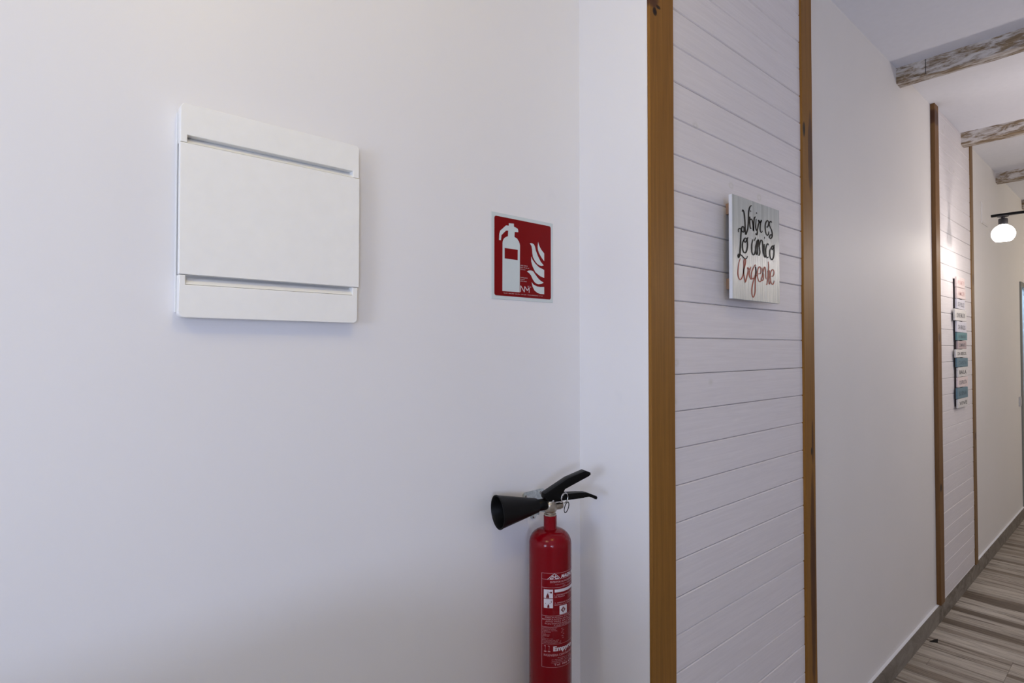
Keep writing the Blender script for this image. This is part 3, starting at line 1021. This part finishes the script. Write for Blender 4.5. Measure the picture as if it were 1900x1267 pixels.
for k, (s_, w_) in enumerate((('AGENTE EXTINTOR: CO2', 38), ('PRESION DE PRUEBA', 36), ('CARGA TOTAL', 40), ('PESO', 22), ('MASA', 9), ('TEMPERATURA', 20), ('LIMITES', 18), ('N', 5), ('FABRICADO POR', 28), ('EXTINTORES DE CO2', 44), ('HOMOLOGACION    N', 50), ('CERTIFICADO CE', 50))):
    tb.append((s_, -65.8, 0.8842 - 0.00315 * k, 0.0018, w_, 0))
for k, s_ in enumerate(('2 KG', 'BAR', 'C', '- 30', '+ 60', ':')):
    tb.append((s_, -16 + (k % 2) * 3, 0.8810 - 0.0043 * k, 0.0020, 7, 0))
TX.append(('label_table', tb))
for name_, lines in TX:
    bm = bmesh.new()
    for s_, u, v, c_, w_, bo in lines:
        add_text(bm, s_, u, v, c_, w_, lf, 0.00003, bold=bo)
    obj(name_, bm, M['label_ink'], body)
for u in (-58.5, -48.5):
    bm = bmesh.new()
    lline(bm, u, 0.8325, u + 0.8, 0.8430, 0.0006)
    lrect(bm, u - 2.6, u + 1.6, 0.8425, 0.8442)
    lrect(bm, u - 3.0, u + 3.4, 0.8295, 0.8318)
    obj('label_torch', bm, M['label_ink'], body)
L5 = 0.0003
FIG = ([(-56, .9548), (-55, .9610), (-53.0, .9635), (-52.3, .9660), (-50.7, .9660), (-50, .9635), (-48.5, .9610), (-47.5, .9548)],
       [(-53, .9322), (-52.2, .9372), (-50.5, .9398), (-49, .9405), (-47.5, .9375), (-47, .9322)])
STR = (((-48, -43.5, 0.9672, 0.9680), (-45, -40.5, 0.9660, 0.9695), (-53, -48, 0.9685, 0.9692)),
       ((-58, -56, 0.9415, 0.9428), (-48, -43, 0.9425, 0.9432), (-43, -41.5, 0.9440, 0.9490)))
for P, Q in zip(FIG, STR):
    bm = bmesh.new()
    flat_poly(bm, P, lf, L5)
    for q_ in Q:
        lrect(bm, *q_, L5)
    obj('label_figure', bm, M['label_red'], body)
bm = bmesh.new()
for P in ([(-16.5, .9250), (-12.5, .9290), (-8.9, .9325), (-8.9, .9180)], [(-8.9, .9180), (-8.9, .9325), (-5.0, .9285), (-1.5, .9250)]):
    flat_poly(bm, P, lf, L5)
obj('label_diamond', bm, M['label_red'], body)
bm = bmesh.new()
lrect(bm, -9.6, -8.2, 0.9205, 0.9290, 0.0004)
lrect(bm, -11.8, -6.0, 0.9244, 0.9256, 0.0004)
obj('label_cross', bm, M['label_white'], body)

# galvanised wall bracket holding the extinguisher by its neck
BK = tag(empty('extinguisher_bracket', (WL, 1.000, 1.135)), 'galvanised steel wall bracket behind the black horn of the extinguisher', 'wall bracket')
bm = bmesh.new()
oy, oz = 1.000, 1.135
P = [(0.9716, 1.1640), (0.9716, 1.1690), (0.9765, 1.1747), (1.0420, 1.1747), (1.0455, 1.1710), (1.0455, 1.1300), (1.0200, 1.1200), (1.0180, 1.1080), (1.0120, 1.1025), (1.0040, 1.1025), (0.9985, 1.1080), (0.9960, 1.1300), (0.9716, 1.1450)]
prism(bm, [(u - oy, v - oz) for u, v in P], lambda u, v, w: (0.0005 + w, u, v), 0.0022)
# arm that reaches out to the neck
prism(bm, [(0.0027, -0.012), (0.0027, 0.004), (0.058, 0.004), (0.058, -0.003), (0.030, -0.006)], lambda u, v, w: (u, 0.012 + w - 0.013, v), 0.0025)
prism(bm, [(0.0027, -0.012), (0.0027, 0.004), (0.058, 0.004), (0.058, -0.003), (0.030, -0.006)], lambda u, v, w: (u, 0.012 + w - 0.040, v), 0.0025)
obj('plate', bm, M['galv'], BK)
for y, z in ((0.9817, 1.1640), (1.0330, 1.1662), (1.0080, 1.1085)):
    bm = bmesh.new()
    lathe(bm, [(0.0042, 0.0027), (0.0040, 0.0042), (0.0022, 0.0052), (0.0, 0.0054)], lambda x, q, h: (h, y - oy + x, z - oz + q), 14)
    obj('screw', bm, M['steel'], BK, smooth=True)

# ------------------------------------------------------------------ hand lettered square board
VS = tag(empty('lettered_board', (WP, 1.5317, 1.681)), 'square grey washed board hand lettered Vivir es Lo Unico Urgente, on the near plank panel', 'wall sign')
bx = -0.800 - WP
BT = 0.0105
bd = obj('board', boxm(bx - BT, bx - 0.0003, 0, 0.3015, 0, 0.2985, bev=0.0008), M['board'], VS)
bm = boxm(bx - BT + 0.0003, bx - 0.0006, -0.0006, 0.0002, 0.0006, 0.2979)
obj('painted_edge', bm, M['board_edge'], bd)
for z0 in (0.0315, 0.2525):
    obj('batten', boxm(0.0, bx - BT, 0.0415, 0.262, z0, z0 + 0.032, bev=0.0008), M['batten'], VS)
vf = lambda u, v, w: (bx - 0.0001 + w, u / 1000.0, v / 1000.0)
BLACK_STROKES=[[(58.8,255.9),(62.2,262.0),(69.1,256.3),(73.4,238.2),(75.4,217.2),(76.7,199.9),(79.2,192.5),(85.0,199.8),(91.7,212.0),(96.0,235.3),(97.7,258.3),(101.8,271.6),(108.6,280.3),(118.5,283.8)],[(105.4,249.3),(103.6,236.4),(105.0,221.4),(108.8,214.1),(113.1,216.5)],[(109.7,268.0),(109.9,263.7)],[(106.0,238.0),(111.9,242.5),(118.0,241.1),(122.4,233.5),(125.5,221.8),(126.6,209.5),(128.2,224.7),(130.6,240.4),(135.4,250.7),(142.7,254.0)],[(144.8,248.3),(142.4,234.5),(141.6,220.2),(147.8,213.1),(153.6,219.3),(158.2,231.6),(162.8,239.4),(160.1,244.5),(162.9,245.8),(166.7,240.2),(174.5,244.3),(179.3,249.2),(173.0,238.9),(170.0,222.9),(172.6,213.5),(178.7,211.7),(184.7,217.4)],[(147.3,268.0),(147.3,263.5)],[(153.5,213.5),(150.1,202.7),(145.1,200.4),(141.4,204.2)],[(209.0,233.6),(217.3,233.2),(224.4,239.7),(227.5,249.4),(220.0,253.9),(209.9,248.2),(203.4,235.4),(205.1,219.9),(211.2,210.4),(218.0,208.2),(225.6,213.4),(228.7,221.8)],[(248.2,251.1),(243.9,255.2),(234.5,251.1),(231.4,243.4),(238.6,235.1),(247.2,227.0),(251.2,218.1),(249.8,207.9),(240.0,200.7),(231.9,203.6),(236.6,210.9),(245.5,213.1),(251.3,207.5)],[(36.4,193.2),(34.8,199.2),(39.1,204.1),(46.2,204.7),(51.2,202.4),(58.0,198.0),(65.9,198.2),(69.6,205.2),(66.1,212.2),(59.4,212.7),(53.8,206.7),(51.1,196.4),(48.5,178.8),(45.9,153.8),(43.6,137.5),(42.6,131.1),(36.5,129.5),(32.0,124.9),(35.0,119.8),(39.7,124.8),(46.1,129.1),(55.8,126.8),(67.5,121.8),(81.1,121.2),(89.3,130.1)],[(91.8,186.2),(85.9,177.3),(74.7,169.2),(67.0,172.7),(73.8,180.4),(82.1,181.2),(86.4,177.4),(88.5,161.3),(84.1,145.8),(74.2,137.8),(62.9,140.9),(57.8,155.2),(60.8,167.9),(67.8,176.0)],[(123.0,183.5),(116.0,168.4),(115.0,155.6),(116.2,145.1),(120.2,139.0),(124.9,137.5),(132.3,140.9),(139.0,151.2),(142.4,167.7),(149.2,184.0)],[(141.4,192.0),(131.8,180.3)],[(149.2,183.3),(140.2,163.6),(141.4,148.6),(146.3,140.7),(151.9,148.4),(151.2,171.4),(156.9,186.9),(160.8,172.5),(164.2,161.3),(167.0,150.1),(161.4,140.2),(156.2,140.4)],[(162.6,166.3),(170.1,182.7),(176.9,187.7),(183.3,185.0),(186.7,170.4),(187.6,157.5),(190.1,149.8),(196.1,141.8)],[(198.5,200.6),(199.0,195.2)],[(196.4,178.1),(193.5,160.8),(192.9,153.0),(195.2,142.4),(200.8,138.7),(205.6,145.7)],[(226.7,177.5),(220.2,182.0),(210.6,174.6),(204.6,160.7),(204.9,158.6),(206.2,147.2),(212.7,138.5),(224.8,142.0)],[(265.7,184.5),(260.1,176.2),(249.9,167.9),(244.1,171.9),(253.1,179.3),(261.1,178.6),(261.8,167.2),(262.6,165.1),(260.0,147.9),(251.7,137.2),(243.6,136.3),(235.0,143.1),(232.7,155.9),(235.1,165.0),(241.0,170.3)]]
RED_STROKES=[[(45.1,118.6),(36.1,103.1),(31.7,86.5),(30.7,71.6),(36.3,59.9),(43.7,56.7),(52.1,61.2),(62.0,74.2),(66.6,96.5),(66.8,112.9),(73.2,120.1),(77.6,115.4),(73.7,102.7),(66.5,89.7),(64.9,78.6),(68.1,66.6),(74.4,53.7),(78.7,57.8),(83.7,68.5),(89.6,80.7),(92.1,89.2),(87.9,94.4),(92.2,95.5),(97.9,91.8),(106.7,97.5),(110.5,100.6)],[(74.4,52.7),(72.1,51.2),(75.8,55.6)],[(108.7,99.1),(103.1,90.2),(97.7,78.7),(101.8,69.3),(109.0,63.3),(114.0,66.2)],[(142.7,106.2),(136.2,108.4),(127.2,100.8),(115.2,87.2),(111.2,74.3),(114.9,66.2),(124.3,66.3),(135.7,76.4),(140.4,89.4),(139.1,104.1),(141.2,86.7),(137.6,68.1),(135.8,46.9),(133.7,25.7),(124.3,11.6),(116.4,14.9),(113.7,28.6),(117.5,45.6),(126.6,61.6),(138.6,72.4),(150.7,81.9)],[(155.3,85.1),(165.9,84.3),(174.3,91.0),(170.2,103.4),(160.8,104.3),(152.5,94.7),(150.1,77.6),(156.5,64.0),(165.5,60.1),(175.3,65.4),(179.6,78.6)],[(180.0,104.4),(185.1,93.4),(188.8,79.4),(188.6,69.4),(181.5,65.2),(175.4,68.3),(181.7,78.8),(188.1,93.7),(195.5,106.1),(200.8,106.3),(203.7,95.0),(204.4,77.8),(208.3,71.2)],[(222.6,127.2),(224.2,111.4),(222.0,96.7),(219.2,79.0),(212.5,56.8),(206.8,56.1)],[(215.1,96.1),(221.4,95.2),(229.1,99.1),(226.6,82.6),(226.2,62.2),(229.9,58.1),(234.9,66.5)],[(241.0,83.8),(253.3,84.5),(260.6,92.8),(259.8,101.5),(251.7,104.8),(241.2,97.7),(235.5,80.4),(240.6,63.3),(250.2,58.6),(258.4,62.9),(262.8,70.9)]]
bm = bmesh.new()
for k, S in enumerate(BLACK_STROKES):
    brush(bm, S, 8.5 if len(S) == 2 else 7.6, vf, 0.0002 + 0.00002 * k, flat=0.55)
obj('black_lettering', bm, M['ink_black'], bd)
bm = bmesh.new()
for k, S in enumerate(RED_STROKES):
    brush(bm, S, 6.6, vf, 0.0002 + 0.00002 * k, flat=0.55)
obj('red_lettering', bm, M['ink_red'], bd)

# ------------------------------------------------------------------ tall sign of stacked small boards
FX = -0.822 - WP
FS = tag(empty('stacked_board_sign', (WP, 4.265, 1.172)), 'tall narrow sign of thirteen small painted boards, on the far plank panel', 'wall sign')
bm = boxm(0.0005, FX - 0.0095, 0.066, 0.092, 0.012, 0.795)
obj('batten', bm, M['dark_wood'], FS)
obj('batten', boxm(0.0005, FX - 0.0095, 0.215, 0.240, 0.012, 0.795), M['dark_wood'], FS)
FB = [(4.158, 4.373, 1.963, 1.9), (4.161, 4.385, 1.9, 1.833), (4.157, 4.364, 1.833, 1.772), (4.108, 4.401, 1.772, 1.701), (4.149, 4.396, 1.701, 1.634), (4.152, 4.41, 1.634, 1.585), (4.168, 4.389, 1.585, 1.534), (4.120, 4.41, 1.534, 1.484), (4.142, 4.42, 1.484, 1.428), (4.164, 4.402, 1.428, 1.369), (4.16, 4.412, 1.369, 1.308), (4.141, 4.408, 1.308, 1.242), (4.153, 4.417, 1.242, 1.187)]
FM = ['b_pink', 'b_pink', 'b_lilac', 'b_white', 'b_lilac', 'b_teal', 'b_mauve', 'b_white', 'b_blue', 'b_white', 'b_pink', 'b_blue', 'b_white']
FT = [('PROMETE', 'ink_pale_red'), ('AMOR', 'ink_pale_red'), ('SE FELIZ', 'ink_grey'), ('SONRIE MUCHO', 'ink_grey'), ('DA ABRAZOS', 'ink_grey'), ('DI GRACIAS', 'ink_dark_blue'), ('COMPARTE', 'ink_grey'), ('DA BESOS', 'ink_black'), ('CANTA', 'ink_dark_blue'), ('BAILA', 'ink_black'), ('DISFRUTA', 'ink_grey'), ('SUENA', 'ink_dark_blue'), ('VIVE', 'ink_black')]
BLAB = {'b_pink': 'pale pink board', 'b_lilac': 'lilac white board', 'b_white': 'white board', 'b_teal': 'teal board', 'b_mauve': 'mauve board', 'b_blue': 'blue board'}
for i, (y0, y1, zt_, zb_) in enumerate(FB):
    y0, y1, zt_, zb_ = y0 * 1.0405, y1 * 1.0405, 1.54 + (zt_ - 1.54) * 1.0405, 1.54 + (zb_ - 1.54) * 1.0405
    dx = random.uniform(-0.002, 0.0015)
    tilt = random.uniform(-0.012, 0.012)
    bm = boxm(FX - 0.0095, FX, 0, y1 - y0, 0.0014, zt_ - zb_ - 0.0014, bev=0.0015)
    b_ = obj('board', bm, M[FM[i]], FS, loc=(0.0, y0 - 4.265, zb_ - 1.172))
    b_.rotation_euler = (tilt, 0, 0)
    b_['label'] = BLAB[FM[i]] + ' with worn writing'
    bm = bmesh.new()
    h = zt_ - zb_
    add_text(bm, FT[i][0], 0.13 * (y1 - y0), 0.29 * h, 0.38 * h, 0.74 * (y1 - y0), lambda u, v, w: (FX + 0.0003 + w, u, v), bold=0.01)
    obj('writing', bm, M[FT[i][1]], b_)

# ------------------------------------------------------------------ track light over the far panel
LXc, LYc = -0.592, 4.26
TL = tag(empty('track_light', (0.0, LYc, CEIL)), 'black rail lamp with a glowing white glass shade hanging before the far panel', 'lamp')
bm = boxm(-0.645, 0.70, -0.011, 0.011, 2.298 - CEIL, 2.312 - CEIL, bev=0.002)
obj('rail', bm, M['black_gloss'], TL)
for x in (0.02,):
    bm = bmesh.new()
    tube(bm, [(x, 0, 2.31 - CEIL), (x, 0, -0.012)], 0.007, 12)
    lathe(bm, [(0.0, -0.025), (0.05, -0.025), (0.055, -0.02), (0.055, 0.0), (0, 0)], lambda a, b_, h: (x + a, b_, h), 24)
    obj('stem', bm, M['black_gloss'], TL, smooth=True)
bm = bmesh.new()
lz = 2.298 - CEIL
lathe(bm, [(0.0, lz + 0.001), (0.026, lz + 0.001), (0.026, lz - 0.004), (0.009, lz - 0.006), (0.009, lz - 0.012), (0.019, lz - 0.015), (0.0218, lz - 0.019), (0.0218, lz - 0.050), (0.0, lz - 0.050)], lambda a, b_, h: (LXc + a, b_, h), 28)
hold = obj('socket', bm, plain('dark_grey_socket', (0.02, 0.018, 0.02), 0.5), TL, smooth=True)
bm = bmesh.new()
sr, sh = 0.0545, 0.108
zc = lz - 0.050
prof = [(0.017, zc + 0.002)]
for i in range(1, 15):
    t = math.radians(18 + (138 - 18) * i / 14)
    prof.append((sr * math.sin(t), zc - 0.053 + 0.0540 * math.cos(t)))
ri = prof[-1]
prof += [(ri[0] - 0.003, ri[1] + 0.001)]
for i in range(13, 0, -1):
    t = math.radians(18 + (138 - 18) * i / 14)
    prof.append(((sr - 0.003) * math.sin(t), zc - 0.053 + 0.0510 * math.cos(t)))
lathe(bm, prof, lambda a, b_, h: (LXc + a, b_, h), 40)
obj('lamp_shade', bm, M['opal'], TL, smooth=True)
bm = bmesh.new()
lathe(bm, [(0.0, zc - 0.074), (0.012, zc - 0.070), (0.017, zc - 0.058), (0.016, zc - 0.046), (0.010, zc - 0.03), (0.009, zc)], lambda a, b_, h: (LXc + a, b_, h), 20)
obj('bulb', bm, M['opal'], TL, smooth=True)
light('lamp_bulb', 'POINT', (LXc, LYc, CEIL + zc - 0.09), 3.5, (1.0, 0.93, 0.86), 0.02)

# ------------------------------------------------------------------ small wall fittings
sw = tag(empty('light_switch', (WC, 6.792, 1.017)), 'small grey light switch plate beside the glazed door', 'light switch')
obj('plate', boxm(0.0002, 0.009, 0, 0.082, 0, 0.086, bev=0.002), M['switch'], sw)
obj('rocker', boxm(0.009, 0.012, 0.016, 0.066, 0.016, 0.070, bev=0.001), M['switch'], sw)
ac = tag(empty('access_cover', (WC, 5.282, 2.450)), 'flush white square access cover high on the corridor wall', 'access cover')
obj('plate', boxm(0.0002, 0.0045, 0, 0.215, 0, 0.155, bev=0.001), M['corridor'], ac)
obj('lid', boxm(0.0045, 0.006, 0.010, 0.205, 0.010, 0.145, bev=0.0006), M['corridor'], ac)
